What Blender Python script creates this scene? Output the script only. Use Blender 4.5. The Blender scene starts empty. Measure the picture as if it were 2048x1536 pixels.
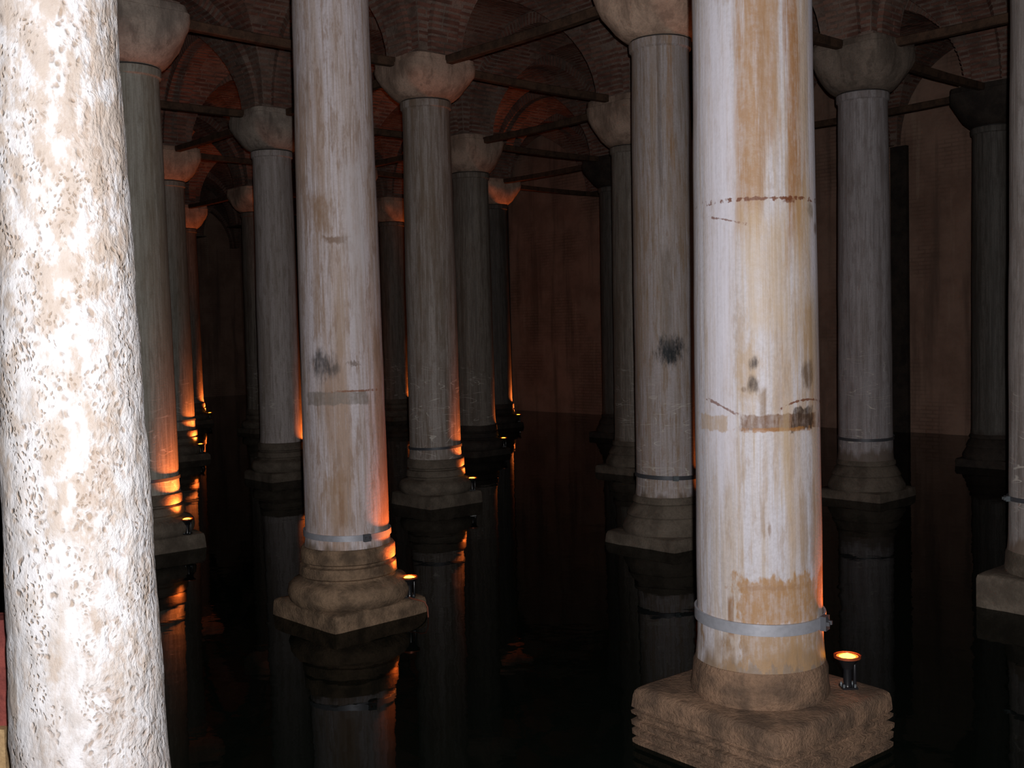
import bpy, bmesh, math, random
from mathutils import Vector, Matrix, noise as mnoise
random.seed(7)
SC = bpy.context.scene
COL = SC.collection

# ------------------------------------------------------------------ camera, light, exposure
HC = 2.7253                 # lens height above the water
F_PX = 2150.7
PITCH, ROLL = 0.0486, -0.0247
cam_d = bpy.data.cameras.new('camera')
cam_d.sensor_fit = 'HORIZONTAL'; cam_d.sensor_width = 36.0
cam_d.lens = F_PX / 2048 * 36.0
cam_d.clip_start = 0.05; cam_d.clip_end = 300
cam = bpy.data.objects.new('camera', cam_d); COL.objects.link(cam)
fw = Vector((0, math.cos(PITCH), -math.sin(PITCH)))
up = Vector((0, math.sin(PITCH), math.cos(PITCH)))
rt = Vector((1, 0, 0))
r2 = rt * math.cos(ROLL) + up * math.sin(ROLL)
u2 = -rt * math.sin(ROLL) + up * math.cos(ROLL)
cam.matrix_world = Matrix(((r2.x, u2.x, -fw.x, 0), (r2.y, u2.y, -fw.y, 0), (r2.z, u2.z, -fw.z, HC), (0, 0, 0, 1)))
SC.camera = cam

world = bpy.data.worlds.new('world'); SC.world = world
world.use_nodes = True
world.node_tree.nodes['Background'].inputs[0].default_value = (0, 0, 0, 1)
world.node_tree.nodes['Background'].inputs[1].default_value = 0.0

# the photographer's flash, just above and right of the lens
fl = bpy.data.lights.new('camera_flash', 'POINT')
fl.energy = 1760; fl.color = (1.0, 0.965, 0.955); fl.shadow_soft_size = 0.018
flo = bpy.data.objects.new('camera_flash', fl); COL.objects.link(flo)
flo.location = (0.055, -0.02, HC + 0.10)

vs = SC.view_settings
vs.view_transform = 'Standard'; vs.look = 'None'; vs.exposure = 0.0; vs.gamma = 1.0
vs.use_curve_mapping = False
SC.cycles.max_bounces = 4; SC.cycles.diffuse_bounces = 2; SC.cycles.glossy_bounces = 2; SC.cycles.transmission_bounces = 2

# ------------------------------------------------------------------ grid of the cistern
TH = 0.7294; SP = 4.8; X0, Y0 = 1.5586, 6.8957
VH = Vector((math.cos(TH), math.sin(TH), 0)); UH = Vector((-math.sin(TH), math.cos(TH), 0))
def grid(a, b, z=0.0):
    p = UH * (a * SP) + VH * (b * SP)
    return Vector((X0 + p.x, Y0 + p.y, z))
def project(p):
    d = Vector(p) - Vector((0, 0, HC)); w = d.dot(fw)
    if w < 0.1: return None
    return 1024 + F_PX * d.dot(r2) / w, 768 - F_PX * d.dot(u2) / w, w

NECK, CAPTOP, SPRING = 6.26, 7.00, 7.02

# ------------------------------------------------------------------ node helpers
class NT:
    def __init__(self, name):
        self.m = bpy.data.materials.new(name); self.m.use_nodes = True
        self.t = self.m.node_tree; self.t.nodes.clear()
        self.out = self.t.nodes.new('ShaderNodeOutputMaterial')
        self.bsdf = self.t.nodes.new('ShaderNodeBsdfPrincipled')
        self.t.links.new(self.bsdf.outputs[0], self.out.inputs[0])
    def put(self, sock, v):
        if v is None: return
        if isinstance(v, bpy.types.NodeSocket): self.t.links.new(v, sock)
        elif isinstance(v, (tuple, list)) and len(v) == 3 and sock.type == 'RGBA': sock.default_value = (*v, 1)
        else: sock.default_value = v
    def coord(self, kind='Object'):
        n = self.t.nodes.new('ShaderNodeTexCoord'); return n.outputs[kind]
    def pos(self):
        return self.t.nodes.new('ShaderNodeNewGeometry').outputs['Position']
    def mapv(self, v, scale=(1, 1, 1), loc=(0, 0, 0), rot=(0, 0, 0)):
        n = self.t.nodes.new('ShaderNodeMapping'); self.put(n.inputs[0], v)
        n.inputs[1].default_value = loc; n.inputs[2].default_value = rot; n.inputs[3].default_value = scale
        return n.outputs[0]
    def noise(self, v, scale=1.0, detail=3.0, rough=0.55, dist=0.0):
        n = self.t.nodes.new('ShaderNodeTexNoise'); self.put(n.inputs['Vector'], v)
        n.inputs['Scale'].default_value = scale; n.inputs['Detail'].default_value = detail
        n.inputs['Roughness'].default_value = rough; n.inputs['Distortion'].default_value = dist
        return n.outputs[0]
    def voronoi(self, v, scale=1.0, feature='F1', rnd=1.0):
        n = self.t.nodes.new('ShaderNodeTexVoronoi'); n.feature = feature; self.put(n.inputs['Vector'], v)
        n.inputs['Scale'].default_value = scale; n.inputs['Randomness'].default_value = rnd
        return n.outputs['Distance']
    def wave(self, v, scale, dist, detail=2, dscale=1.0, direction='Z'):
        n = self.t.nodes.new('ShaderNodeTexWave'); n.bands_direction = direction; self.put(n.inputs[0], v)
        n.inputs['Scale'].default_value = scale; n.inputs['Distortion'].default_value = dist
        n.inputs['Detail'].default_value = detail; n.inputs['Detail Scale'].default_value = dscale
        return n.outputs['Fac']
    def math(self, op, a, b=None, c=None):
        n = self.t.nodes.new('ShaderNodeMath'); n.operation = op
        self.put(n.inputs[0], a); self.put(n.inputs[1], b)
        if c is not None: self.put(n.inputs[2], c)
        return n.outputs[0]
    def step(self, v, lo, hi, a=0.0, b=1.0):
        n = self.t.nodes.new('ShaderNodeMapRange'); n.interpolation_type = 'SMOOTHSTEP'; n.clamp = True
        self.put(n.inputs[0], v)
        for i, x in enumerate((lo, hi, a, b)): n.inputs[i + 1].default_value = x
        return n.outputs[0]
    def mix(self, fac, a, b, blend='MIX'):
        n = self.t.nodes.new('ShaderNodeMix'); n.data_type = 'RGBA'; n.blend_type = blend
        self.put(n.inputs[0], fac); self.put(n.inputs[6], a); self.put(n.inputs[7], b)
        return n.outputs[2]
    def sep(self, v):
        n = self.t.nodes.new('ShaderNodeSeparateXYZ'); self.put(n.inputs[0], v); return n.outputs
    def bump(self, h, strength=0.3, dist=0.02):
        n = self.t.nodes.new('ShaderNodeBump'); n.inputs['Strength'].default_value = strength
        n.inputs['Distance'].default_value = dist; self.put(n.inputs['Height'], h); return n.outputs[0]
    def finish(self, col, rough=0.7, spec=0.3, normal=None, metal=0.0):
        b = self.bsdf
        self.put(b.inputs['Base Color'], col); self.put(b.inputs['Roughness'], rough)
        b.inputs['Specular IOR Level'].default_value = spec; b.inputs['Metallic'].default_value = metal
        if normal is not None: self.put(b.inputs['Normal'], normal)
        return self.m

def marble(name, seed, light, dark, stain, stain_amt=0.6, dirt=(0.16, 0.11, 0.07), dirt_z=0.6, marks=(), caustic=None, streak=(7, 7, .25), rough=.6, fine=1.0, mottle=.45):
    """Old marble: vertical veins and run-off streaks; marks = (x, z, half_width, half_height, colour, strength, raggedness, box)."""
    n = NT(name); co = n.coord(); off = n.mapv(co, loc=(seed * 3.7, seed * 1.3, seed * 2.1))
    s1 = n.noise(n.mapv(off, scale=streak), 1, 3, .6)
    s2 = n.noise(n.mapv(off, scale=(26, 26, .7)), 1, 2, .6)
    p = n.noise(n.mapv(off, scale=(2.2, 2.2, .55)), 1, 3, .6)
    g = n.noise(off, 45, 2.5, .65)
    s3 = n.noise(n.mapv(off, scale=(70, 70, 2.2)), 1, 1.5, .65)
    v = n.math('ADD', n.math('MULTIPLY', s1, .5), n.math('ADD', n.math('MULTIPLY', s2, .3), n.math('MULTIPLY', s3, .2)))
    col = n.mix(n.step(v, .42, .58), light, dark)
    col = n.mix(n.math('MULTIPLY', n.step(s3, .52, .70), .35 * fine), col, tuple(c * .6 for c in stain))
    col = n.mix(n.math('MULTIPLY', n.step(s3, .46, .32), .25 * fine), col, tuple(min(.8, c * 1.2) for c in light))
    sm = n.math('ADD', n.math('MULTIPLY', p, .55), n.math('MULTIPLY', s1, .45))
    col = n.mix(n.math('MULTIPLY', n.step(sm, .49, .64), stain_amt), col, stain)
    x, y, z = n.sep(co)[:3]
    mo = n.noise(n.mapv(off, scale=(15, 15, 3.2)), 1, 4, .72)
    col = n.mix(n.math('MULTIPLY', n.step(mo, .50, .63), mottle), col, tuple(c * .8 for c in stain))
    col = n.mix(n.math('MULTIPLY', n.step(mo, .44, .34), mottle * .5), col, tuple(min(.85, c * 1.12) for c in light))
    # fine dark hairlines
    col = n.mix(n.math('MULTIPLY', n.step(s2, .60, .74), .35 * fine), col, tuple(c * .45 for c in dark))
    # mottling
    col = n.mix(n.math('MULTIPLY', n.step(g, .35, .7), .22), col, tuple(c * .55 for c in dark))
    # ring of damp dirt near the water with a ragged edge
    zz = n.math('ADD', z, n.math('MULTIPLY', n.math('SUBTRACT', n.noise(n.mapv(off, scale=(6, 6, 2)), 1, 3), .5), .5))
    col = n.mix(n.step(zz, dirt_z + .06, dirt_z - .06, 0, .85), col, dirt)
    if caustic:   # pale wavy lines painted into the colour as flash caustics off the water
        z0, z1, amt = caustic
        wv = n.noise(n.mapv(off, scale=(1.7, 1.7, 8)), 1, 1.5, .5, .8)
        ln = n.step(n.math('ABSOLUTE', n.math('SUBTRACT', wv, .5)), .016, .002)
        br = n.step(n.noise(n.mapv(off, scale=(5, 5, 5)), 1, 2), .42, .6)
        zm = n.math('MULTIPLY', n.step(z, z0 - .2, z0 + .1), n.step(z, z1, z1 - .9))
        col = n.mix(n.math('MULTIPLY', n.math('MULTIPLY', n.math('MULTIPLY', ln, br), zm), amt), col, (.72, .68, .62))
    if marks:
        rag1 = n.math('SUBTRACT', n.noise(n.mapv(off, scale=(14, 14, 5)), 1, 4, .65), .5)
        rag2 = n.math('SUBTRACT', n.noise(n.mapv(off, scale=(30, 30, 22)), 1, 2, .6), .5)
        rag3 = n.math('SUBTRACT', n.noise(n.mapv(off, scale=(16, 16, .8)), 1, 4, .65), .5)
        front = n.step(y, .05, -.08)
        tex = n.step(n.math('ADD', n.math('MULTIPLY', n.noise(n.mapv(off, scale=(34, 34, 6)), 1, 2, .7), .6), n.math('MULTIPLY', n.noise(off, 24, 3, .7), .4)), .36, .60, .6, 1.0)
        for mk in marks:
            (mx, mz, wx, wz, mc, st, rg, kind) = mk[:8]
            sl, cv = (mk[8], mk[9]) if len(mk) > 8 else (0, 0)
            dx = n.math('ABSOLUTE', n.math('DIVIDE', n.math('SUBTRACT', x, mx), wx))
            zs = z
            if sl or cv:
                ex = n.math('SUBTRACT', x, mx)
                zs = n.math('SUBTRACT', z, n.math('ADD', n.math('MULTIPLY', ex, sl), n.math('MULTIPLY', n.math('MULTIPLY', ex, ex), cv)))
            dz = n.math('ABSOLUTE', n.math('DIVIDE', n.math('SUBTRACT', zs, mz), wz))
            if kind == 'round':
                d = n.math('SQRT', n.math('ADD', n.math('POWER', dx, 2.0), n.math('POWER', dz, 2.0)))
                rg_n, lo, hi = rag1, 1.1, .35
            elif kind == 'streak':
                d = n.math('MAXIMUM', dx, n.math('MULTIPLY', dz, dz)); rg_n, lo, hi = rag3, 1.1, .4
            elif kind == 'dash':
                d = n.math('MAXIMUM', dx, dz); rg_n, lo, hi = rag2, 1.0, .35
            else:
                d = n.math('MAXIMUM', dx, dz); rg_n, lo, hi = rag1, 1.05, .8
            d = n.math('ADD', d, n.math('MULTIPLY', rg_n, rg * (2.6 if kind != 'dash' else 1.6)))
            mm = n.math('MULTIPLY', n.math('MULTIPLY', n.step(d, lo, hi), front), st)
            col = n.mix(n.math('MULTIPLY', mm, tex) if kind != 'dash' else mm, col, mc)
    h = n.math('ADD', n.math('MULTIPLY', g, .5), s2)
    return n.finish(col, rough, .3, n.bump(h, .25, .012))

def stone(name, c1, c2, seed=0, scale=3.0, bstr=.5, rough=.8, streak=False):
    n = NT(name); co = n.mapv(n.coord(), loc=(seed, seed * 2, seed * 3))
    a = n.noise(co, scale, 5, .65); g = n.noise(co, 40, 4, .7)
    col = n.mix(n.step(a, .36, .66), c1, c2)
    col = n.mix(n.math('MULTIPLY', n.step(g, .4, .7), .4), col, tuple(c * .4 for c in c1))
    if streak:
        v = n.noise(n.mapv(co, scale=(6, 6, 1.1)), 1, 4, .65)
        col = n.mix(n.math('MULTIPLY', n.step(v, .48, .64), .55), col, tuple(c * .5 for c in c2))
        col = n.mix(n.math('MULTIPLY', n.step(v, .42, .30), .45), col, tuple(min(.8, c * 1.15) for c in c1))
    return n.finish(col, rough, .25, n.bump(n.math('ADD', a, g), bstr, .02))

def flat(name, c, rough=.5, metal=0.0, spec=.4):
    n = NT(name); co = n.coord()
    g = n.noise(co, 30, 3)
    return n.finish(n.mix(n.math('MULTIPLY', n.step(g, .35, .7), .3), c, tuple(k * .6 for k in c)), rough, spec, None, metal)

def emitter(name, inner, strength):
    n = NT(name)
    b = n.bsdf; b.inputs['Base Color'].default_value = (.8, .4, .1, 1)
    b.inputs['Emission Color'].default_value = (*inner, 1); b.inputs['Emission Strength'].default_value = strength
    return n.m

# ------------------------------------------------------------------ mesh helpers
def link(name, verts, faces, mat, parent=None, smooth=True, angle=35):
    me = bpy.data.meshes.new(name); me.from_pydata([tuple(v) for v in verts], [], faces)
    me.validate()
    bm = bmesh.new(); bm.from_mesh(me); bmesh.ops.recalc_face_normals(bm, faces=bm.faces); bm.to_mesh(me); bm.free()
    if smooth:
        me.shade_smooth(); me.set_sharp_from_angle(angle=math.radians(angle))
    if mat: me.materials.append(mat)
    o = bpy.data.objects.new(name, me); COL.objects.link(o)
    if parent: o.parent = parent
    return o
def empty(name, loc=(0, 0, 0)):
    o = bpy.data.objects.new(name, None); COL.objects.link(o); o.location = loc; o.empty_display_size = .2
    return o
def tag(o, label, cat=None, group=None, kind=None):
    o['label'] = label
    if cat: o['category'] = cat
    if group: o['group'] = group
    if kind: o['kind'] = kind
    return o

def loft(rings, cap=True):
    """rings: list of equally long lists of points."""
    n = len(rings[0]); V = [p for r in rings for p in r]; Fc = []
    for i in range(len(rings) - 1):
        for j in range(n):
            k = (j + 1) % n
            Fc.append((i * n + j, i * n + k, (i + 1) * n + k, (i + 1) * n + j))
    if cap:
        Fc.append(tuple(reversed(range(n)))); Fc.append(tuple(range((len(rings) - 1) * n, len(rings) * n)))
    return V, Fc
def lathe(prof, seg=64, wob=0.0, seed=0.0, wscale=3.0):
    R = []
    for z, r in prof:
        ring = []
        for j in range(seg):
            t = 2 * math.pi * j / seg; c, s = math.cos(t), math.sin(t)
            rr = r
            if wob: rr += wob * mnoise.fractal(Vector((c * r * wscale + seed, s * r * wscale, z * wscale * .6)), .8, 2.0, 4)
            ring.append((rr * c, rr * s, z))
        R.append(ring)
    return loft(R)
def square_loft(prof, rot, n_exp=26.0, seg=96, wear=0.0, seed=0.0):
    """prof rows: z, half-side, squareness 0..1 (0 = circle of radius half-side)"""
    R = []
    for row in prof:
        z, h, q = row
        ring = []
        for j in range(seg):
            t = 2 * math.pi * j / seg
            c, s = abs(math.cos(t)), abs(math.sin(t))
            e = 2.0 + (n_exp - 2.0) * q ** 2.2
            rr = h / ((c ** e + s ** e) ** (1.0 / e))
            x, y = rr * math.cos(t + rot), rr * math.sin(t + rot)
            if wear:
                d = mnoise.fractal(Vector((x * 2.6 + seed, y * 2.6, z * 5)), .8, 2.0, 4)
                corner = max(0.0, (rr / h - 1.18)) / .23
                k = 1 + wear * d - wear * corner * (0.5 + mnoise.noise(Vector((x * 3 + seed, y * 3, z * 7))))
                x *= k; y *= k
            ring.append((x, y, z))
        R.append(ring)
    return loft(R)
def box_pts(x0, x1, y0, y1, z0, z1):
    V = [(x, y, z) for z in (z0, z1) for y in (y0, y1) for x in (x0, x1)]
    return V, [(0, 2, 3, 1), (4, 5, 7, 6), (0, 1, 5, 4), (2, 6, 7, 3), (0, 4, 6, 2), (1, 3, 7, 5)]
def tube(path, r, seg=8):
    R = []
    for i, p in enumerate(path):
        p = Vector(p); a = Vector(path[max(0, i - 1)]); b = Vector(path[min(len(path) - 1, i + 1)])
        t = (b - a).normalized(); s = t.cross(Vector((0, 0, 1)))
        if s.length < 1e-3: s = Vector((1, 0, 0))
        s.normalize(); w = t.cross(s)
        R.append([tuple(p + s * (r * math.cos(2 * math.pi * j / seg)) + w * (r * math.sin(2 * math.pi * j / seg))) for j in range(seg)])
    return loft(R)

# ------------------------------------------------------------------ materials of the setting
def brick_mat():
    n = NT('old brick'); p = n.pos()
    a = n.noise(p, 1.1, 3); b = n.noise(n.mapv(p, scale=(3.1, 3.1, 9.5)), 1, 1); g = n.noise(p, 38, 4, .7)
    col = n.mix(n.step(b, .36, .64), (.29, .145, .11), (.17, .082, .064))
    col = n.mix(n.math('MULTIPLY', n.step(a, .48, .66), .55), col, (.33, .23, .18))
    col = n.mix(n.math('MULTIPLY', n.step(g, .45, .72), .4), col, (.09, .05, .04))
    return n.finish(col, .9, .15, n.bump(g, .5, .01))
def mortar_mat():
    n = NT('lime mortar'); p = n.pos()
    a = n.noise(p, 1.6, 4, .65); g = n.noise(p, 30, 4, .7)
    col = n.mix(n.step(a, .38, .64), (.32, .24, .20), (.16, .11, .09))
    col = n.mix(n.math('MULTIPLY', n.step(g, .45, .7), .45), col, (.10, .07, .055))
    return n.finish(col, .95, .1, n.bump(g, .6, .015))
def wall_mat():
    n = NT('stained plaster over brick'); p = n.coord()
    a = n.noise(p, .8, 5, .65); s = n.noise(n.mapv(p, scale=(2.2, 2.2, .18)), 1, 4, .6); g = n.noise(p, 9, 5, .7)
    col = n.mix(n.step(a, .36, .66), (.52, .33, .25), (.36, .22, .165))
    col = n.mix(n.math('MULTIPLY', n.step(s, .5, .68), .7), col, (.21, .14, .11))
    col = n.mix(n.math('MULTIPLY', n.step(s, .40, .28), .6), col, (.62, .45, .34))
    bt = n.t.nodes.new('ShaderNodeTexBrick')
    sx = n.sep(p); cb = n.t.nodes.new('ShaderNodeCombineXYZ'); n.put(cb.inputs[0], sx[0]); n.put(cb.inputs[1], sx[2])
    n.put(bt.inputs['Vector'], cb.outputs[0])
    bt.inputs['Scale'].default_value = 1.0; bt.inputs['Brick Width'].default_value = .34; bt.inputs['Row Height'].default_value = .095
    bt.inputs['Mortar Size'].default_value = .018; bt.inputs['Color1'].default_value = (1, 1, 1, 1); bt.inputs['Color2'].default_value = (.8, .8, .8, 1)
    bt.inputs['Mortar'].default_value = (.55, .55, .55, 1)
    col = n.mix(n.math('MULTIPLY', n.step(n.noise(p, .5, 3), .45, .6), .6), col, bt.outputs[0], 'MULTIPLY')
    return n.finish(col, .9, .15, n.bump(g, .5, .03))
def water_mat():
    n = NT('still dark water'); p = n.coord()
    a = n.noise(n.mapv(p, scale=(1.1, 1.1, 1)), 1.6, 2, .5, .4); b = n.noise(p, 7.0, 2, .5)
    h = n.math('ADD', a, n.math('MULTIPLY', b, .18))
    m = n.finish((.003, .0048, .0036), .02, .07, n.bump(h, .05, .05))
    n.bsdf.inputs['IOR'].default_value = 1.33
    n.bsdf.inputs['Specular Tint'].default_value = (.8, 1, .88, 1)
    return m
BRICK, MORTAR, WALL, WATER = brick_mat(), mortar_mat(), wall_mat(), water_mat()
BASE1 = stone('brown base stone', (.29, .195, .125), (.105, .072, .048), 1.0, 4.5, .8)
BASE2 = stone('grey brown base stone', (.20, .165, .13), (.10, .08, .062), 4.0)
CAPM = [stone('weathered capital stone %s' % k, c1, c2, i * 5.0, 2.6, .4, streak=True) for i, (k, c1, c2) in enumerate((
    ('tan', (.64, .46, .36), (.40, .285, .22)), ('grey', (.56, .47, .40), (.34, .28, .24)), ('warm', (.80, .57, .43), (.54, .375, .285)), ('dim', (.34, .27, .22), (.20, .16, .13))))]
BASE3 = stone('dark grooved plinth stone', (.25, .155, .10), (.10, .066, .046), 6.0, 4.5, .9)
JOINT = flat('dark lead joint', (.035, .032, .03), .7)
STRAP = flat('galvanised strap', (.40, .41, .46), .45, .35)
STRAPD = flat('dark steel strap', (.10, .105, .12), .5, .3)
BLACK = flat('black lamp enamel', (.012, .012, .014), .25, 0, .5)
STEEL = flat('dull bracket steel', (.20, .23, .25), .35, .6)
CABLE = flat('red brown cable', (.22, .07, .04), .6)
WOOD = stone('old iron-brown tie beam', (.13, .075, .048), (.06, .037, .026), 8.0, 6.0, .4)
GLOW = emitter('glowing orange lamp glass', (1.0, .36, .022), 15.0)
GLOW2 = emitter('glowing red lamp edge', (1.0, .10, .01), 2.2)
RIMG = flat('lamp rim', (.35, .08, .03), .4, .3)
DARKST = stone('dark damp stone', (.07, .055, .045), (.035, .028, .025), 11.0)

# ------------------------------------------------------------------ setting: floor, water, walls
def slab(name, a0, a1, b0, b1, z0, z1, mat, label):
    """rectangular slab in grid directions; local x runs along u, local y along v"""
    o = empty(name) if mat is None else None
    c = grid((a0 + a1) / 2, (b0 + b1) / 2, 0)
    lx, ly = (a1 - a0) * SP / 2, (b1 - b0) * SP / 2
    V, Fc = box_pts(-lx, lx, -ly, ly, z0, z1)
    o = link(name, V, Fc, mat, None, False)
    o.location = c; o.rotation_euler = (0, 0, TH + math.pi / 2)
    return tag(o, label, None, None, 'structure')
FLOORM = stone('cistern floor', (.10, .085, .065), (.05, .045, .035), 2.0, 1.0)
A_END = 9.0
def slab_uv(name, a0, a1, b0, b1, z0, z1, mat, label):
    P = [grid(a, b) for a, b in ((a0, b0), (a1, b0), (a1, b1), (a0, b1))]
    o = grid(a0, b0)
    V = [tuple(p - o + Vector((0, 0, z))) for z in (z0, z1) for p in P]
    me = link(name, V, [(0, 1, 2, 3), (4, 7, 6, 5), (0, 4, 5, 1), (1, 5, 6, 2), (2, 6, 7, 3), (3, 7, 4, 0)], mat, None, False)
    me.location = o
    return tag(me, label, None, None, 'structure')
slab_uv('floor', -2.5, A_END + .1, -3.5, 4.1, -.75, -.6, FLOORM, 'dark stone floor lying under the cistern water')
w = [grid(a, b, 0) for a, b in ((-2.5, -3.5), (A_END, -3.5), (A_END, 3.998), (-2.5, 3.998))]
wo = link('water', w, [(0, 1, 2, 3)], WATER, None, False)
tag(wo, 'still black water reflecting the columns across the cistern', 'water', None, 'stuff')

def wall(name, p0, p1, z0, z1, thick, mat, label):
    d = (p1 - p0); L = d.length; ang = math.atan2(d.y, d.x)
    V, Fc = box_pts(0, L, 0, thick, z0, z1)
    o = link(name, V, Fc, mat, None, False); o.location = p0; o.rotation_euler = (0, 0, ang)
    return tag(o, label, None, None, 'structure')
wall_back = wall('wall_back', grid(A_END, 4.0), grid(-2.5, 4.0), -.6, 10.2, .4, WALL, 'stained red-brown plastered brick wall behind the columns')
wall('wall_left', grid(A_END, -3.5), grid(A_END, 4.0), -.6, 10.2, .4, WALL, 'unlit end wall in the dark beyond the furthest columns')
# dark stone wall piers from which the last arches spring
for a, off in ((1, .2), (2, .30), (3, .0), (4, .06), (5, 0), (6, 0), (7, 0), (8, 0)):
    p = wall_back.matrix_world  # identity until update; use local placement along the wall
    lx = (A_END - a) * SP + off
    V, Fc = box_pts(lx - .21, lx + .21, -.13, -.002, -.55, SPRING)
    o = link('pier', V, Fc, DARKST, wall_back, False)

# ------------------------------------------------------------------ ceiling: groin vaults of brick on round arches
ceiling = empty('ceiling', grid(0, 0, 0))
tag(ceiling, 'dark red brick groin vaults carried by the columns', None, None, 'structure')
CORG = ceiling.location.copy()
RC, KZ, EDGE = 1.98, 2.15 / 1.98, 2.15       # vault cell radius, vertical stretch, half-length of a cell
RI, RO, HW = 1.90, 2.18, .25                 # arch intrados, extrados, half width
COURSE, BL, BH, PR = .102, .31, .056, .018   # course height, brick length, brick face height, how far bricks stand proud
bricks = []          # (parent key, centre, axis_x, axis_y, axis_z, half sizes)
def cell_point(phi, s):
    return RC * math.sin(phi), s, SPRING + RC * KZ * math.cos(phi)
cells = {}
def in_view(pts, margin=260):
    q = [project(p) for p in pts]; q = [k for k in q if k]
    if not q: return False
    xs = [k[0] for k in q]; ys = [k[1] for k in q]
    return max(xs) > -margin and min(xs) < 2048 + margin and max(ys) > -margin and min(ys) < 1536
for a in range(-1, 9):
    for b in range(-2, 4):
        c = grid(a + .5, b + .5)
        if math.hypot(c.x, c.y) < 7.0: continue
        corners = [grid(a + i, b + j, z) for i in (0, 1) for j in (0, 1) for z in (SPRING, SPRING + 2.2)]
        if c.y < 4 or not in_view(corners): continue
        far = c.length
        V, Fc = [], []
        NP, NS = 28, 4
        for k in range(4):
            ax, sd = [(UH, VH), (-UH, VH), (VH, UH), (-VH, UH)][k]
            base = len(V)
            for i in range(NP + 1):
                phi = -math.pi / 2 + math.pi * i / NP
                t, _, z = cell_point(phi, 0)
                for j in range(NS + 1):
                    s = abs(t) + (EDGE + .02 - abs(t)) * j / NS
                    V.append(c + ax * s + sd * t + Vector((0, 0, z)) - CORG)
            for i in range(NP):
                for j in range(NS):
                    q = base + i * (NS + 1) + j
                    Fc.append((q, q + 1, q + NS + 2, q + NS + 1))
            # courses of bricks
            arc = 0; phi = -math.pi / 2 + .03
            row = 0
            while phi < math.pi / 2 - .02:
                t, _, z = cell_point(phi, 0)
                tang = Vector((0, 0, 0)) + sd * (RC * math.cos(phi)) + Vector((0, 0, -RC * KZ * math.sin(phi)))
                L = tang.length; tang = tang / L
                nrm = tang.cross(ax).normalized()
                inward = (Vector((0, 0, SPRING)) + c - (c + sd * t + Vector((0, 0, z))))
                if nrm.dot(inward) < 0: nrm = -nrm
                s = abs(t) + .012
                first = True
                while s < EDGE - .04:
                    ln = BL * (random.uniform(.85, 1.1))
                    if first and row % 2: ln *= .55
                    first = False
                    e = min(s + ln, EDGE - .005)
                    if e - s > .05 and random.random() > .05:
                        ctr = c + ax * ((s + e) / 2) + sd * t + Vector((0, 0, z)) + nrm * (PR * random.uniform(.15, .75) - .03)
                        bricks.append(((a, b), ctr, ax, tang, nrm, ((e - s) / 2, BH / 2 * random.uniform(.85, 1.1), .03)))
                    s = e + random.uniform(.022, .04)
                phi += COURSE / L; row += 1
        o = link('vault_cell', V, Fc, MORTAR, ceiling, True, 30)
        cells[(a, b)] = o
# transverse arches between neighbouring columns
arches = {}
for a in range(-1, 10):
    for b in range(-1, 4):
        for d in (0, 1):
            if d == 0:
                adj = [(a, b), (a, b - 1)]; dv, cr, mid = UH, VH, grid(a + .5, b)
            else:
                adj = [(a, b), (a - 1, b)]; dv, cr, mid = VH, UH, grid(a, b + .5)
            if not any(k in cells for k in adj): continue
            V, Fc = [], []; NA = 36
            for i in range(NA + 1):
                phi = -math.pi / 2 + math.pi * i / NA
                for (r, w_) in ((RI, -HW), (RI, HW), (RO, HW), (RO, -HW)):
                    V.append(mid + dv * (r * math.sin(phi)) + cr * w_ + Vector((0, 0, SPRING + r * math.cos(phi))) - CORG)
            for i in range(NA):
                for j in range(4):
                    Fc.append((i * 4 + j, i * 4 + (j + 1) % 4, i * 4 + 4 + (j + 1) % 4, i * 4 + 4 + j))
            Fc.append((0, 1, 2, 3)); Fc.append((NA * 4 + 3, NA * 4 + 2, NA * 4 + 1, NA * 4))
            o = link('arch', V, Fc, MORTAR, ceiling, True, 30)
            key = ('arch', a, b, d); arches[key] = o
            nb = int(math.pi * RI / .092)
            for i in range(nb):
                phi = -math.pi / 2 + math.pi * (i + .5) / nb
                rad = dv * math.sin(phi) + Vector((0, 0, math.cos(phi)))
                tn = dv * math.cos(phi) + Vector((0, 0, -math.sin(phi)))
                split = random.choice((0.0, -.06, .06))
                for lo, hi in ((-HW - .012, split - .012), (split + .012, HW + .012)):
                    if random.random() < .04: continue
                    r0, r1 = RI - random.uniform(.006, .016), RI + .22
                    ctr = mid + rad * ((r0 + r1) / 2) + cr * ((lo + hi) / 2) + Vector((0, 0, SPRING))
                    bricks.append((key, ctr, cr, tn, rad, ((hi - lo) / 2, .028 * random.uniform(.85, 1.1), (r1 - r0) / 2)))
# solid springers standing on every capital
spr = set()
for (a, b) in cells:
    for i in (0, 1):
        for j in (0, 1): spr.add((a + i, b + j))
for (a, b) in sorted(spr):
    if b > 3: continue
    V, Fc = square_loft([(CAPTOP + .002, .52, 1), (SPRING + .03, .51, 1), (SPRING + .05, .40, 1), (SPRING + .6, .30, 1)], TH, 26, 32)
    o = link('springer', [Vector(v) + grid(a, b) - CORG for v in V], Fc, MORTAR, ceiling, True, 30)

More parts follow.
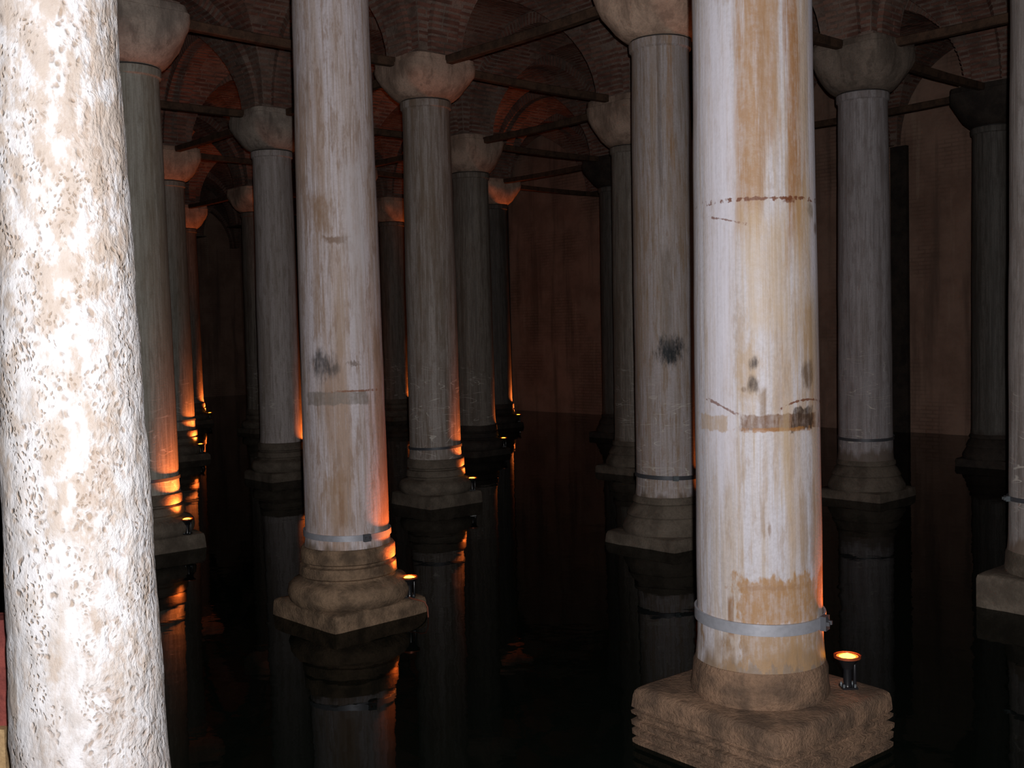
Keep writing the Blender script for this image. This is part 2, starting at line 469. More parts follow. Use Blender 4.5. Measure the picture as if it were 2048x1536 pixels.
# ------------------------------------------------------------------ columns
OC, BR, GY = (.40, .235, .11), (.30, .19, .12), (.10, .10, .10)
DK = (.055, .055, .06); RU = (.15, .05, .022); UM = (.15, .07, .032)
M_MAIN = marble('ochre streaked marble', 1.0, (.54, .525, .575), (.50, .435, .40), (.41, .265, .145), .5, (.20, .135, .08), .66, marks=[
    (-.10, 4.3, .095, 1.0, (.34, .185, .08), .85, 1.1, 'streak'), (.17, 4.2, .06, 1.1, (.30, .145, .055), .9, 1.1, 'streak'), (.02, 4.5, .055, .9, (.34, .19, .09), .75, 1.2, 'streak'), (-.28, 3.2, .10, 1.6, (.62, .60, .67), .75, .7, 'streak'), (.33, 4.0, .06, 1.2, (.60, .58, .66), .7, .7, 'streak'),
    (-.03, 4.0, .03, .6, (.30, .18, .10), .6, 1.0, 'streak'),
    (-.02, 3.05, .16, .40, (.46, .34, .22), .6, 1.0, 'streak'), (.22, 3.0, .07, .6, (.42, .28, .15), .6, 1.1, 'streak'),
    (-.12, 2.45, .10, .28, (.40, .27, .15), .7, .8, 'round'), (.24, 2.5, .07, .40, (.36, .23, .12), .65, 1.0, 'streak'),
    (-.10, 2.50, .035, .06, (.045, .025, .018), 1.0, 1.0, 'round'), (-.095, 2.37, .045, .07, (.07, .042, .026), 1.0, 1.0, 'round'), (-.05, 2.24, .03, .12, (.20, .12, .06), .8, .9, 'streak'), (.24, 2.42, .05, .10, (.11, .07, .045), .8, .9, 'round'), (-.16, 2.34, .015, .02, (.16, .10, .06), .7, .6, 'round'),
    (.02, 3.49, .31, .013, RU, .9, 2.6, 'dash'), (.13, 3.48, .05, .02, RU, .8, 1.5, 'dash'), (.29, 3.43, .03, .06, (.22, .17, .12), .8, .6, 'round'), (.34, 3.32, .02, .05, (.18, .11, .08), .8, .6, 'round'),
    (-.24, 3.375, .11, .008, RU, .75, 2.0, 'dash', -.32, 0), (.22, 2.265, .22, .009, RU, .9, 1.8, 'dash', .05, -1.6), (-.28, 2.235, .08, .010, RU, .75, 1.8, 'dash', -.6, 0),
    (.08, 2.135, .255, .050, UM, .9, .45, 'box'), (.21, 2.15, .075, .075, (.055, .035, .025), .95, .6, 'box'), (.05, 2.09, .26, .016, (.32, .15, .05), .8, 1.2, 'dash'), (-.31, 2.13, .07, .05, (.42, .31, .22), .8, .6, 'box'),
    (.07, 1.9, .05, .35, (.45, .33, .20), .5, 1.1, 'streak'),
    (-.06, 1.55, .018, .14, (.24, .15, .08), .6, 1.4, 'streak'), (-.02, 1.48, .012, .06, (.20, .11, .05), .7, 1.2, 'round'), (.20, 1.45, .04, .25, (.30, .20, .12), .55, 1.3, 'streak'), (.27, 1.5, .02, .25, (.28, .18, .11), .5, 1.3, 'streak'),
    (.09, 1.03, .30, .165, (.36, .205, .095), .95, .7, 'box'), (.0, 1.12, .26, .02, (.30, .17, .09), .5, 1.6, 'dash'), (-.25, .93, .02, .14, (.22, .10, .03), .8, .9, 'streak'),
    (.06, .74, .34, .14, (.34, .215, .115), .9, 1.1, 'box'), (-.28, .70, .14, .16, (.22, .15, .10), .6, .9, 'round')], rough=.5, fine=.45, mottle=.35)
M_C2 = marble('pinkish brown veined marble', 2.0, (.64, .585, .62), (.54, .45, .42), (.40, .26, .18), .8, (.17, .12, .08), .70, marks=[
    (-.12, 2.45, .15, .16, DK, .85, .8, 'round'), (.02, 2.42, .05, .05, (.13, .10, .08), .6, 1.2, 'round'), (.16, 2.46, .06, .035, (.16, .11, .08), .7, 1.6, 'dash'),
    (.0, 2.14, .31, .065, (.22, .19, .165), .75, .45, 'box'), (.16, 2.205, .22, .012, (.24, .09, .04), .85, 1.2, 'dash'),
    (-.10, 3.85, .13, .30, (.30, .18, .10), .7, .9, 'round'), (.05, 3.62, .15, .045, (.24, .15, .10), .85, 1.0, 'dash'), (.17, 3.56, .05, .05, (.26, .14, .08), .8, 1.0, 'round'),
    (-.15, 3.2, .05, .5, (.34, .22, .14), .6, 1.1, 'streak'), (.06, 3.0, .04, .45, (.36, .24, .15), .5, 1.1, 'streak'),
    (.20, 3.9, .12, .55, (.62, .58, .60), .7, .8, 'streak'), (.20, 3.2, .10, .6, (.60, .56, .58), .5, .9, 'streak'),
    (.0, 1.35, .12, .16, (.30, .17, .09), .6, .9, 'round'), (-.08, 1.2, .2, .3, (.40, .26, .16), .45, .9, 'round'), (.02, 1.1, .03, .18, (.24, .11, .04), .6, 1.0, 'streak')],
    caustic=None, rough=.55, mottle=.6)
M_B = marble('grey marble with black smudge', 3.0, (.52, .47, .48), (.42, .35, .31), (.40, .25, .13), .45, (.17, .125, .09), .62, marks=[
    (.0, 2.42, .20, .23, (.018, .022, .026), 1.0, .9, 'round'), (.0, 2.42, .13, .16, (.018, .022, .026), 1.0, .5, 'round'), (-.03, 3.1, .07, .6, (.22, .175, .14), .7, .9, 'streak'),
    (.06, 5.6, .05, .9, (.40, .22, .09), .6, 1.2, 'streak'), (-.07, 5.4, .03, 1.0, (.16, .13, .12), .6, 1.2, 'streak')], caustic=(.75, 2.3, 0.90))
M_A = marble('brown streaked grey marble', 4.0, (.46, .41, .385), (.30, .25, .215), (.26, .185, .125), .65, (.17, .12, .08), .62, caustic=(.7, 2.6, 0.90))
M_L = marble('greenish grey marble', 5.0, (.45, .43, .38), (.36, .335, .285), (.27, .225, .165), .6, (.20, .145, .10), .62, caustic=(.7, 2.4, 0.75))
M_D = marble('smooth grey marble', 6.0, (.60, .54, .53), (.49, .43, .41), (.35, .28, .22), .45, (.16, .12, .085), .60, caustic=(.7, 2.6, 0.75))
M_R = marble('lavender grey marble', 7.0, (.47, .435, .45), (.36, .325, .33), (.27, .22, .20), .45, (.17, .13, .10), .75, caustic=(.8, 2.7, 0.90))
M_E = marble('dark mottled marble', 8.0, (.33, .29, .25), (.21, .18, .155), (.18, .135, .10), .6, (.12, .09, .065), .60, caustic=(.7, 2.4, 0.60))
M_T = marble('ash grey marble', 9.0, (.44, .41, .40), (.34, .305, .29), (.22, .18, .155), .55, (.20, .15, .115), .66, caustic=(.8, 2.6, 0.75))
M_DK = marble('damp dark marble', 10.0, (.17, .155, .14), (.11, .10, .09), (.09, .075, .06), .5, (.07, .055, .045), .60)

def near_mat():
    n = NT('pitted whitish stone'); co = n.coord()
    a = n.noise(n.mapv(co, scale=(3.0, 3.0, 1.6)), 1, 4, .6); b = n.noise(n.mapv(co, scale=(11, 11, 6)), 1, 5, .68); g = n.noise(co, 70, 4, .7)
    wp = n.t.nodes.new('ShaderNodeTexNoise'); n.put(wp.inputs['Vector'], co); wp.inputs['Scale'].default_value = 9; wp.inputs['Detail'].default_value = 4
    vm = n.t.nodes.new('ShaderNodeVectorMath'); vm.operation = 'MULTIPLY_ADD'
    n.put(vm.inputs[0], wp.outputs['Color']); vm.inputs[1].default_value = (.10, .10, .10); n.put(vm.inputs[2], co)
    wc = vm.outputs[0]
    v1 = n.voronoi(n.mapv(wc, scale=(26, 26, 19)), 1.0); v2 = n.voronoi(n.mapv(wc, scale=(55, 55, 34), loc=(3, 7, 1)), 1.0)
    st = n.noise(n.mapv(co, scale=(15, 15, .7)), 1, 4, .6)
    x, y, z = n.sep(co)[:3]
    col = n.mix(n.step(b, .40, .60), (.72, .715, .74), (.58, .545, .53))
    m2 = n.math('ADD', n.math('MULTIPLY', a, .45), n.math('MULTIPLY', b, .55))
    hi = n.step(z, 1.6, 3.6, -.03, .035)                                  # more tan lime crust higher up
    col = n.mix(n.math('MULTIPLY', n.step(n.math('ADD', m2, hi), .50, .58), .6), col, (.48, .385, .31))
    col = n.mix(n.math('MULTIPLY', n.step(st, .54, .68), .3), col, (.42, .32, .24))
    z1 = n.step(n.noise(n.mapv(co, scale=(6, 6, 3.5), loc=(9, 2, 4)), 1, 3), .44, .58)
    z2 = n.step(n.noise(n.mapv(co, scale=(7, 7, 4), loc=(1, 8, 2)), 1, 3), .46, .58)
    pit = n.math('MAXIMUM', n.math('MULTIPLY', n.step(v1, .40, .12), z1), n.math('MULTIPLY', n.step(v2, .42, .14), z2))
    col = n.mix(n.math('MULTIPLY', pit, .75), col, (.36, .26, .185))
    right = n.step(x, .02, .20)
    ch = n.noise(n.mapv(wc, scale=(30, 30, 13)), 1, 3, .6)
    col = n.mix(n.math('MULTIPLY', n.math('MULTIPLY', n.step(ch, .50, .36), right), .5), col, (.40, .295, .225))
    low = n.math('MULTIPLY', n.step(z, 1.5, .7), n.step(b, .35, .6, .4, 1))
    col = n.mix(n.math('MULTIPLY', low, .45), col, (.38, .34, .33))
    h = n.math('SUBTRACT', n.math('ADD', b, n.math('MULTIPLY', g, .2)), n.math('MULTIPLY', pit, .6))
    h = n.math('ADD', h, n.math('MULTIPLY', n.math('MULTIPLY', ch, right), 1.6))
    return n.finish(col, .75, .25, n.bump(h, .6, .022))
M_N = near_mat()

ATTIC = [(.72, .44), (.70, .455), (.585, .46), (.57, .43), (.55, .432), (.54, .468), (.45, .478), (.43, .45), (.41, .46), (.38, .55), (.34, .585), (.27, .60), (.21, .585), (.18, .55)]
PLAIN = [(.60, .415), (.56, .432), (.46, .437), (.41, .445), (.38, .435)]
CONE = [(.66, .42), (.63, .445), (.58, .45), (.56, .43), (.52, .47), (.42, .52), (.40, .505), (.36, .53), (.27, .58), (.22, .585), (.20, .57)]

COLS = {}
def column(key, a, b, shaft_mat, base_mat, cap_mat, label, neck=NECK, base=ATTIC, ptop=.17, phalf=.55, prot=0.0, rt_=.385, rb=.415,
           strap=None, shift=(0, 0), cap_h=.62, cap_n=9.0, rows=None, wear=.05, dx_top=0.0, low=None):
    root = empty('stone_column', grid(a, b) + Vector((shift[0], shift[1], 0)))
    tag(root, label, 'column', 'marble columns standing in the water', 'thing')
    sd = a * 7.3 + b * 3.1
    # plinth
    if rows is None:
        rows = [(-.6, phalf + .02, 1), (-.05, phalf + .01, 1), (ptop - .05, phalf, 1), (ptop - .015, phalf - .008, 1), (ptop, phalf - .03, 1)]
    V, Fc = square_loft(rows, TH + prot, 40, 96, wear, sd)
    link('plinth', V, Fc, base_mat, root, True, 40)
    # moulded base
    prof = [(z + (ptop - base[-1][0] + .0), r) for z, r in base]
    prof = list(reversed(prof)); prof[0] = (ptop - .01, prof[0][1]); btop = prof[-1][0]
    V, Fc = lathe(prof, 72, .012, sd, 2.5)
    link('moulded_base', V, Fc, base_mat, root, True, 45)
    # shaft with a slight entasis
    z0, z1 = btop - .01, neck
    P = []
    for i in range(41):
        t = i / 40; z = z0 + (z1 - .16 - z0) * t
        P.append((z, rb + (rt_ - rb) * (t ** .9) + .006 * math.sin(math.pi * t)))
    P[0] = (z0, rb + .012); P.insert(1, (z0 + .05, rb + .006))
    P += [(z1 - .12, rt_ + .004), (z1 - .10, rt_ + .028), (z1 - .02, rt_ + .034), (z1, rt_ + .026)]
    V, Fc = lathe(P, 80, .006, sd, 1.6)
    link('shaft', V, Fc, shaft_mat, root, True, 40)
    # lead joint and capital
    V, Fc = lathe([(z1 - .002, rt_ + .012), (z1 + .022, rt_ + .012)], 48)
    link('lead_joint', V, Fc, JOINT, root, True, 40)
    h = CAPTOP - z1 - .02
    pr = [(0, rt_ + .03, 0), (.06, .47, .05), (.16, .545, .12), (.30, .60, .25), (.45, .625, .45), (.60, .635, .68), (.74, .635, .85), (.86, .63, .95), (.87, .615, 1), (.99, .61, 1), (1.0, .60, 1)]
    V, Fc = square_loft([(z1 + .02 + h * t, hs, q) for t, hs, q in pr], TH + prot * .5, cap_n, 96, .035, sd + 3)
    link('capital', V, Fc, cap_mat, root, True, 50)
    if strap:
        sz, sw, smat, ang = strap
        tt = (sz - z0) / (z1 - .16 - z0); rr = rb + (rt_ - rb) * tt + .006 * math.sin(math.pi * tt)
        R = []
        for j in range(72):
            t = 2 * math.pi * j / 72
            dz = .012 * math.sin(t + ang)
            c, s = math.cos(t), math.sin(t)
            R.append([((rr + k) * c, (rr + k) * s, sz + dz + q) for k, q in ((.002, -sw / 2), (.016, -sw / 2), (.016, sw / 2), (.002, sw / 2))])
        V = [p for r in R for p in r]; Fc = []
        for j in range(72):
            for k in range(4):
                Fc.append((j * 4 + k, j * 4 + (k + 1) % 4, ((j + 1) % 72) * 4 + (k + 1) % 4, ((j + 1) % 72) * 4 + k))
        so = link('strap', V, Fc, smat, root, True, 40)
        V, Fc = box_pts(-.035, .035, -.03, .008, -sw * .62, sw * .62)
        c, s = math.cos(ang), math.sin(ang)
        # buckle: a plate with two bolt ears
        for ex in (-.022, .022):
            v2, f2 = box_pts(ex - .008, ex + .008, -.05, -.028, -.012, .012)
            n0 = len(V); V += v2; Fc += [tuple(i + n0 for i in f) for f in f2]
        rr2 = rr + .02
        V = [(rr2 * c - y * c - x * s, rr2 * s - y * s + x * c, z + sz + .012 * math.sin(2 * ang)) for x, y, z in V]
        link('buckle', V, Fc, STRAPD if smat is STRAP else STEEL, so, False)
    COLS[key] = root
    return root

MROWS = [(-.6, .60, 1), (-.03, .60, 1), (.025, .605, 1), (.032, .578, 1), (.050, .578, 1), (.056, .603, 1), (.093, .606, 1), (.099, .582, 1), (.113, .582, 1), (.119, .606, 1),
         (.150, .608, 1), (.158, .572, 1), (.186, .570, 1), (.193, .602, 1), (.213, .604, 1), (.218, .582, 1), (.232, .582, 1), (.238, .603, 1), (.315, .600, 1), (.345, .592, 1), (.362, .575, 1), (.37, .55, 1)]
PI = math.pi
column('M', 0, 0, M_MAIN, BASE3, CAPM[0], 'big ochre-stained marble column with pale strap on a grooved square plinth', base=PLAIN, ptop=.37, rows=MROWS, prot=-.05, rt_=.355, rb=.402, strap=(.87, .072, STRAP, -.62), wear=.009, shift=(.01, 0))
column('C', 1, 0, M_C2, BASE1, CAPM[2], 'pinkish marble column with buckled grey strap and dark smudge, lamp at its ringed base', base=ATTIC, ptop=.16, phalf=.545, rt_=.36, rb=.412, strap=(.82, .055, STRAP, -PI / 2 + .58), wear=.014, shift=(-.01, 0), prot=.03)
column('B', 1, 1, M_B, BASE2, CAPM[2], 'grey marble column with a round black smudge and dark strap, behind the ochre-stained column', neck=6.29, base=CONE, ptop=.15, phalf=.58, rt_=.36, rb=.40, strap=(.86, .05, STRAPD, -PI / 2 + .1), wear=.035, shift=(.02, 0))
column('A', 2, 1, M_A, BASE2, CAPM[0], 'dark streaked column in the middle with tan capital and glowing lamp at foot', neck=6.37, base=ATTIC, ptop=.2, phalf=.53, rt_=.375, rb=.415, strap=(.92, .04, STRAPD, 1.2), wear=.028)
column('L', 2, 0, M_L, BASE2, CAPM[1], 'greenish grey column with bowl-shaped capital beside the overexposed white column', neck=6.21, base=ATTIC, ptop=.2, phalf=.55, rt_=.37, rb=.42, strap=(.92, .04, STRAPD, 1.2), wear=.03)
column('R', 1, 2, M_R, BASE2, CAPM[3], 'lavender grey column with wide bowl capital and conical foot, right of the ochre-stained column', neck=6.25, base=CONE, ptop=.14, phalf=.56, rt_=.37, rb=.415, strap=(.93, .045, STRAPD, .2), wear=.03, shift=(.03, 0))
column('T', 0, 1, M_T, BASE2, CAPM[1], 'ash grey column with a high square plinth cut off by the right edge', base=PLAIN, ptop=.32, phalf=.535, rt_=.385, rb=.415, strap=(1.03, .04, STRAPD, PI - .12), wear=.03, shift=(-.02, 0))
column('D', 3, 1, M_D, BASE2, CAPM[1], 'smooth grey column left of the pinkish buckled column', base=ATTIC, ptop=.17, phalf=.56, rt_=.365, rb=.41, wear=.035, shift=(-.04, 0))
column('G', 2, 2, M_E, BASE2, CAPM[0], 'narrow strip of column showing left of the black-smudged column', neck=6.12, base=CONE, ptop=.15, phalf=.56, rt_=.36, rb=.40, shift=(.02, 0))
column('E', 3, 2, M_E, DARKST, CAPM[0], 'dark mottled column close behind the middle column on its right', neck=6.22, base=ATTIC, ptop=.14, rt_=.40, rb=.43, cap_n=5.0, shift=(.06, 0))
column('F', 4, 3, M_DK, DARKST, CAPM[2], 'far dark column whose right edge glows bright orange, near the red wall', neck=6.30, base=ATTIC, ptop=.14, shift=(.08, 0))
column('H', 4, 1, M_L, BASE2, CAPM[2], 'column behind the greenish grey column with orange light along its right side', base=ATTIC, ptop=.15, rt_=.37, rb=.41, strap=(.9, .04, STRAPD, 1.2))
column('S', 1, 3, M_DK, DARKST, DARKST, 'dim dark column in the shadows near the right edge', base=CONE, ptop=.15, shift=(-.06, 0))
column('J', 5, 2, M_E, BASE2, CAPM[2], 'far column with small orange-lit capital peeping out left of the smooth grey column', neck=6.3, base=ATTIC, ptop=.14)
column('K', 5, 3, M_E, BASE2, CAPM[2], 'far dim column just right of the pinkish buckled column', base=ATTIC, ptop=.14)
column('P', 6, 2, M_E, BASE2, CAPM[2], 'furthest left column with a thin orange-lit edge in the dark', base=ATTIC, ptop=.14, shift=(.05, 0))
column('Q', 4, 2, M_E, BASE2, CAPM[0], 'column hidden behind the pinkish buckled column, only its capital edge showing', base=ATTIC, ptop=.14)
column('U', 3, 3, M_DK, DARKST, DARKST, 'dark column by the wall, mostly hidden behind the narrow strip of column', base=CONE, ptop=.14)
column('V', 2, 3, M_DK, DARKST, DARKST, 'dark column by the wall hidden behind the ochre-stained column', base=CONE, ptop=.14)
column('W', 3, 0, M_L, BASE2, CAPM[1], 'column hidden directly behind the overexposed white column', base=ATTIC, ptop=.16)

# the near column, rough and overexposed by the flash
def near_column():
    loc = Vector((-1.929, 4.75, 0))
    root = empty('stone_column', loc)
    tag(root, 'overexposed whitish pitted stone column filling the left edge', 'column', 'marble columns standing in the water', 'thing')
    V, Fc = square_loft([(-.6, .56, 1), (.10, .55, 1), (.13, .53, 1)], TH, 40, 64, .03, 2)
    link('plinth', V, Fc, BASE1, root, True, 40)
    V, Fc = lathe([(.12, .40), (.2, .42), (.3, .38), (.36, .34)], 64, .01, 1)
    link('moulded_base', V, Fc, BASE1, root, True, 45)
    R = []; NZ, NSEG = 420, 220
    for i in range(NZ + 1):
        z = .34 + (NECK - .34) * i / NZ
        r = .336 - .095 * (i / NZ)
        ring = []
        for j in range(NSEG):
            t = 2 * PI * j / NSEG; c, s = math.cos(t), math.sin(t)
            p = Vector((c * r, s * r, z))
            d = .010 * mnoise.noise(p * 2.3) + .0055 * mnoise.fractal(Vector((p.x * 11, p.y * 11, p.z * 6)), .9, 2.1, 3)
            ring.append((c * (r + d) - .011 * (z - .9), s * (r + d), z))
        R.append(ring)
    V, Fc = loft(R)
    link('shaft', V, Fc, M_N, root, True, 60)
    h = CAPTOP - NECK
    V, Fc = square_loft([(NECK + h * t, hs, q) for t, hs, q in ((0, .29, 0), (.2, .45, .1), (.5, .6, .5), (.85, .62, 1), (1, .6, 1))], TH, 9, 64, .03, 1)
    link('capital', V, Fc, CAPM[0], root, True, 50)
near_column()

# ------------------------------------------------------------------ orange uplights on the plinth corners
def uplight(key, label, ptop, off=(.60, -.02), zlens=.36, power=55, tilt=.42, cable=False, visible=True):
    c = COLS[key].location
    loc = Vector((c.x + off[0], c.y + off[1], ptop))
    root = empty('uplight', loc); tag(root, label, 'lamp', 'orange uplights at the column feet')
    h = zlens - ptop
    V, Fc = box_pts(-.045, .055, -.045, .045, .0005, .016)
    fo = link('foot_plate', V, Fc, BLACK, root, False)
    for bx_, by_ in ((-.032, -.032), (.04, -.032), (-.032, .032), (.04, .032)):
        V, Fc = lathe([(.016, .008), (.03, .008), (.034, .004)], 8)
        link('bolt', [(x + bx_, y + by_, z) for x, y, z in V], Fc, STEEL, fo, False)
    V, Fc = lathe([(.016, .030), (.03, .026), (h * .62, .026), (h * .66, .036)], 20)
    link('stem', V, Fc, BLACK, root, True, 40)
    V, Fc = lathe([(.018, .011), (h * .8, .011), (h * .84, .006)], 10)
    link('bracket_rod', [(x + .047, y, z) for x, y, z in V], Fc, BLACK, root, True, 40)
    # flaring dish: outside and inside in one shell
    prof = [(h * .62, .034), (h * .74, .045), (h * .88, .066), (h - .008, .078), (h, .078), (h, .070), (h - .014, .066)]
    R = [[(r * math.cos(2 * PI * j / 28), r * math.sin(2 * PI * j / 28), z) for j in range(28)] for z, r in prof]
    V, Fc = loft(R); Fc.pop()
    link('housing', V, Fc, BLACK, root, True, 40)
    V, Fc = lathe([(h - .012, .052), (h - .004, .052), (h + .006, .035), (h + .009, .006)], 28)
    lo = link('lens', V, Fc, GLOW, root, True, 40); lo['label'] = 'glowing yellow-orange lamp glass'
    R = [[(r * math.cos(2 * PI * j / 28), r * math.sin(2 * PI * j / 28), z) for j in range(28)] for z, r in ((h - .012, .053), (h - .003, .053), (h - .001, .068), (h - .012, .068))]
    V, Fc = loft(R, False); Fc += [(84 + j, 84 + (j + 1) % 28, (j + 1) % 28, j) for j in range(28)]
    link('reflector', V, Fc, GLOW2, root, True, 40)['label'] = 'red-glowing reflector around the lamp glass'
    R = [[(r * math.cos(2 * PI * j / 28), r * math.sin(2 * PI * j / 28), z) for j in range(28)] for z, r in ((h - .01, .0785), (h - .01, .086), (h + .006, .086), (h + .006, .0785))]
    V, Fc = loft(R, False); n = 28
    Fc += [(3 * n + j, 3 * n + (j + 1) % n, (j + 1) % n, j) for j in range(n)]
    link('rim', V, Fc, RIMG, root, True, 40)
    if cable:
        P = [(.0, -.046, .012), (.03, -.075, .006), (.07, -.11, .005), (.115, -.15, .004), (.16, -.17, -.005), (.185, -.165, -.06), (.19, -.16, -.2)]
        V, Fc = tube(P, .007)
        link('cable', V, Fc, CABLE, root, True, 60)
    if power > 0:
        ld = bpy.data.lights.new('uplight_beam', 'SPOT')
        ld.energy = power * 1.3; ld.color = (1.0, .20, .035); ld.spot_size = math.radians(84); ld.spot_blend = 1.0; ld.shadow_soft_size = .05
        lo = bpy.data.objects.new('uplight_beam', ld); COL.objects.link(lo); lo.parent = root
        lo.location = (0, 0, h + .03); lo.rotation_euler = (PI, -tilt, 0)   # pointing up, leaning to the shaft
    return root
uplight('M', 'large orange uplight on the grooved plinth of the ochre-stained column', .368, (.555, -.04), .58, 60)
uplight('C', 'orange uplight with a red cable at the foot of the pinkish buckled column', .158, (.60, -.08), .36, 75, cable=True)
uplight('A', 'orange uplight at the foot of the dark middle column', .198, (.58, -.10), .40, 100)
uplight('L', 'orange uplight beside the greenish grey column near the left edge', .198, (.57, -.17), .40, 150)
uplight('B', 'uplight hidden behind the ochre-stained column, lighting the black-smudged column', .148, (.60, .02), .36, 80)
uplight('D', 'uplight behind the pinkish buckled column, lighting the smooth grey column', .168, (.62, .05), .38, 75)
uplight('E', 'small uplight at the foot of the dark mottled column', .138, (.60, .12), .34, 60)
uplight('F', 'far uplight below the bright orange column edge', .138, (.58, .04), .34, 420)
uplight('H', 'small far uplight at the column behind the greenish grey one', .148, (.57, -.14), .36, 170)
uplight('J', 'far uplight hidden at the foot of the small orange-capped column', .138, (.60, .25), .34, 200)
uplight('K', 'far uplight at the dim column right of the pinkish buckled one', .138, (.60, .05), .34, 200)
uplight('P', 'furthest uplight in the dark on the left', .138, (.60, .05), .34, 200)
uplight('Q', 'uplight hidden behind the pinkish buckled column, lighting the vault behind', .138, (.6, .1), .34, 160)

# ------------------------------------------------------------------ tie beams between the capitals
def beam(k1, ab1, k2, ab2, label, z=6.93, s=.13):
    p, q = grid(*ab1), grid(*ab2); d = (q - p).normalized()
    p = p + d * .605; q = q - d * (.605 if ab2[1] < 4 else .135)
    L = (q - p).length; root_loc = p + Vector((0, 0, z))
    R = []
    N_ = 9
    for i in range(N_):
        t = i / (N_ - 1); x = L * t; sag = -.02 * math.sin(PI * t)
        w_ = s / 2 * (1 + .06 * mnoise.noise(Vector((t * 5, ab1[0], ab1[1] * 3.1))))
        R.append([(x, y, zz + sag) for y, zz in ((-w_, -w_ * .8), (-w_ * .8, -w_), (w_ * .8, -w_), (w_, -w_ * .8), (w_, w_ * .8), (w_ * .8, w_), (-w_ * .8, w_), (-w_, w_ * .8))])
    V, Fc = loft(R)
    o = link('tie_beam', V, Fc, WOOD, None, True, 30)
    o.location = root_loc; o.rotation_euler = (0, 0, math.atan2(d.y, d.x))
    tag(o, label, 'beam', 'tie beams between the capitals', 'thing')
beam('L', (2, 0), 'A', (2, 1), 'brown tie beam from the bowl capital at upper left towards the middle column')
beam('B', (1, 1), 'A', (2, 1), 'brown tie beam rising from the middle capital to the black-smudged column')
beam('A', (2, 1), 'G', (2, 2), 'dark tie beam sloping right from the middle capital to the capital behind', 6.97)
beam('G', (2, 2), 'E', (3, 2), 'upper black tie beam rising right from the dark mottled capital', 6.88)
beam('E', (3, 2), 'U', (3, 3), 'black tie beam sloping down right from the dark mottled capital')
beam('F', (4, 3), 'U', (3, 3), 'lower black tie beam rising right from the far orange-edged column')
beam('F', (4, 3), 'wall', (4, 4), 'thin far tie beam from the orange-edged column to the red wall')
beam('W', (3, 0), 'D', (3, 1), 'black tie beam ending left of the smooth grey capital')
beam('D', (3, 1), 'A', (2, 1), 'tie beam stub right of the smooth grey capital, passing behind the pinkish column')
beam('D', (3, 1), 'E', (3, 2), 'upper tie beam seen between the pinkish and the middle column')
beam('Q', (4, 2), 'E', (3, 2), 'lower tie beam seen between the pinkish and the middle column')
beam('H', (4, 1), 'D', (3, 1), 'short black tie beam rising to the smooth grey capital from the left')
beam('H', (4, 1), 'Q', (4, 2), 'thin tie beam below the smooth grey capital on its left')
beam('B', (1, 1), 'R', (1, 2), 'tie beam left of the lavender grey capital, passing behind the ochre-stained column')
beam('R', (1, 2), 'T', (0, 2), 'tie beam leading right from the lavender grey capital into the dark')
beam('R', (1, 2), 'S', (1, 3), 'faint tie beam behind the lavender grey capital towards the dim column')
beam('S', (1, 3), 'V', (2, 3), 'faint tie beam low behind the lavender grey column, against the wall')
beam('G', (2, 2), 'V', (2, 3), 'tie beam between the two columns behind the ochre-stained column')
beam('P', (6, 2), 'J', (5, 2), 'far tie beam in the dark on the left')
beam('J', (5, 2), 'K', (5, 3), 'far tie beam between the small orange capitals')
beam('Q', (4, 2), 'F', (4, 3), 'far tie beam behind the middle column shaft')

# ------------------------------------------------------------------ walkway railing beside the near column
rail = empty('walkway_railing', (-2.74, 5.62, 0)); tag(rail, 'sliver of red-brown railing post with a tan board at the lower left corner', 'railing')
RAILM = stone('red brown painted post', (.30, .075, .06), (.18, .045, .04), 3.0, 9.0, .3)
TANM = stone('tan board wood', (.55, .38, .20), (.40, .26, .13), 5.0, 8.0, .3)
V, Fc = square_loft([(-.6, .10, 1), (1.20, .10, 1), (1.26, .10, 1), (1.29, .08, 1)], 0, 20, 32)
link('post', V, Fc, RAILM, rail, True, 30)
V, Fc = box_pts(-1.4, .075, -.16, -.105, .15, .74)
link('board', V, Fc, TANM, rail, False)

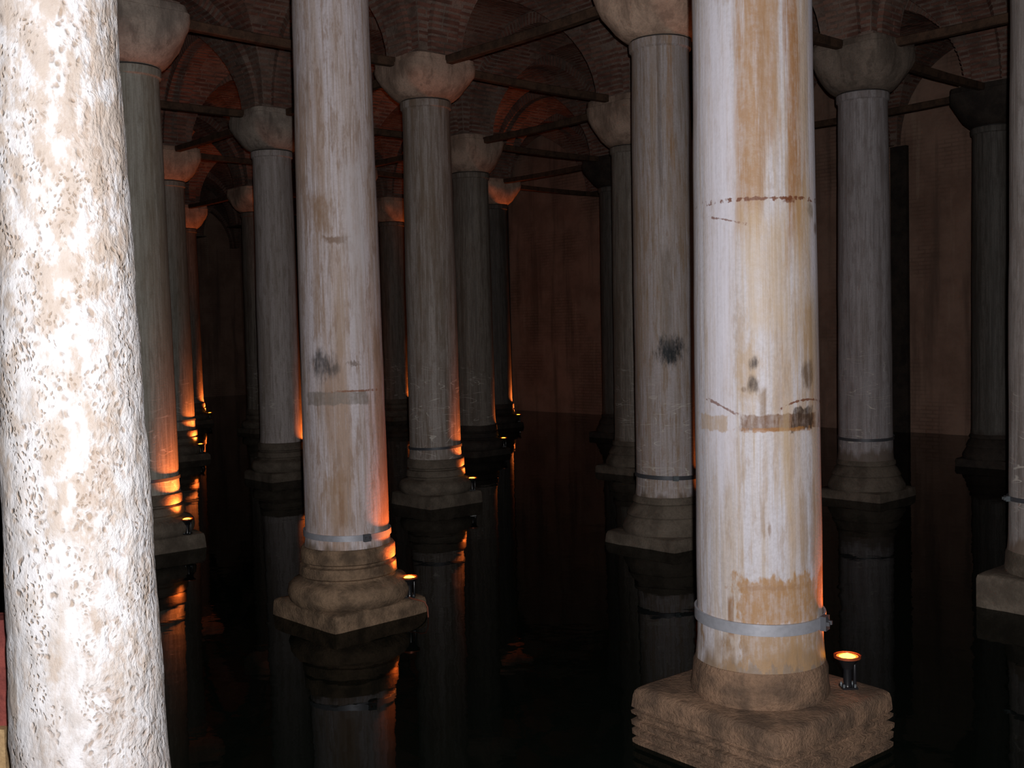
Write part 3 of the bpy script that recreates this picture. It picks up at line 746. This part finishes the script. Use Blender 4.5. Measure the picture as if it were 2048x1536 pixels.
# ------------------------------------------------------------------ bricks of the vaults: the largest in view singly, the rest joined
bpy.context.view_layer.update()
dg = bpy.context.evaluated_depsgraph_get()
eye = Vector((0, 0, HC))
cand = []
for i, (key, ctr, ax, ay, az, hs) in enumerate(bricks):
    q = project(ctr)
    if not q or not (0 < q[0] < 2048 and 0 < q[1] < 1536): continue
    view = (ctr - eye).normalized()
    if key[0] == 'arch':
        A_ = max(abs(view.dot(az)) * hs[0] * hs[1], abs(view.dot(ax)) * hs[2] * hs[1])
    else:
        A_ = abs(view.dot(az)) * hs[0] * hs[1]
        if view.dot(az) > 0: continue
    cand.append((A_ / q[2] ** 2, i))
cand.sort(reverse=True)
single = set()
for A_, i in cand:
    if len(single) >= 300: break
    ctr = bricks[i][1]; d = ctr - eye; L = d.length; d.normalize()
    hit, loc, nrm, idx, ob, mw = SC.ray_cast(dg, eye + d * .3, d, distance=L)
    if (not hit) or (loc - eye).length > L - .12: single.add(i)
unit_v, unit_f = box_pts(-1, 1, -1, 1, -1, 1)
ume = bpy.data.meshes.new('brick'); ume.from_pydata(unit_v, [], unit_f); ume.materials.append(BRICK)
groups = {}
for i, (key, ctr, ax, ay, az, hs) in enumerate(bricks):
    ax, ay, az = ax.normalized(), ay.normalized(), az.normalized()
    if ax.cross(ay).dot(az) < 0: az = -az
    if i in single:
        o = bpy.data.objects.new('brick', ume); COL.objects.link(o)
        o.parent = cells[key] if key in cells else arches[key]
        p = ctr - CORG
        o.matrix_basis = Matrix(((ax.x * hs[0], ay.x * hs[1], az.x * hs[2], p.x), (ax.y * hs[0], ay.y * hs[1], az.y * hs[2], p.y),
                                 (ax.z * hs[0], ay.z * hs[1], az.z * hs[2], p.z), (0, 0, 0, 1)))
    else:
        V, Fc = groups.setdefault(key, ([], []))
        n0 = len(V)
        for x, y, z in unit_v:
            V.append(tuple(ctr - CORG + ax * (x * hs[0]) + ay * (y * hs[1]) + az * (z * hs[2])))
        Fc += [tuple(k + n0 for k in f) for f in unit_f]
for key, (V, Fc) in groups.items():
    me = bpy.data.meshes.new('brick_courses'); me.from_pydata(V, [], Fc); me.materials.append(BRICK)
    o = bpy.data.objects.new('brick_courses', me); COL.objects.link(o)
    o.parent = cells[key] if key in cells else arches[key]
    o['kind'] = 'stuff'
print('bricks', len(bricks), 'single', len(single))
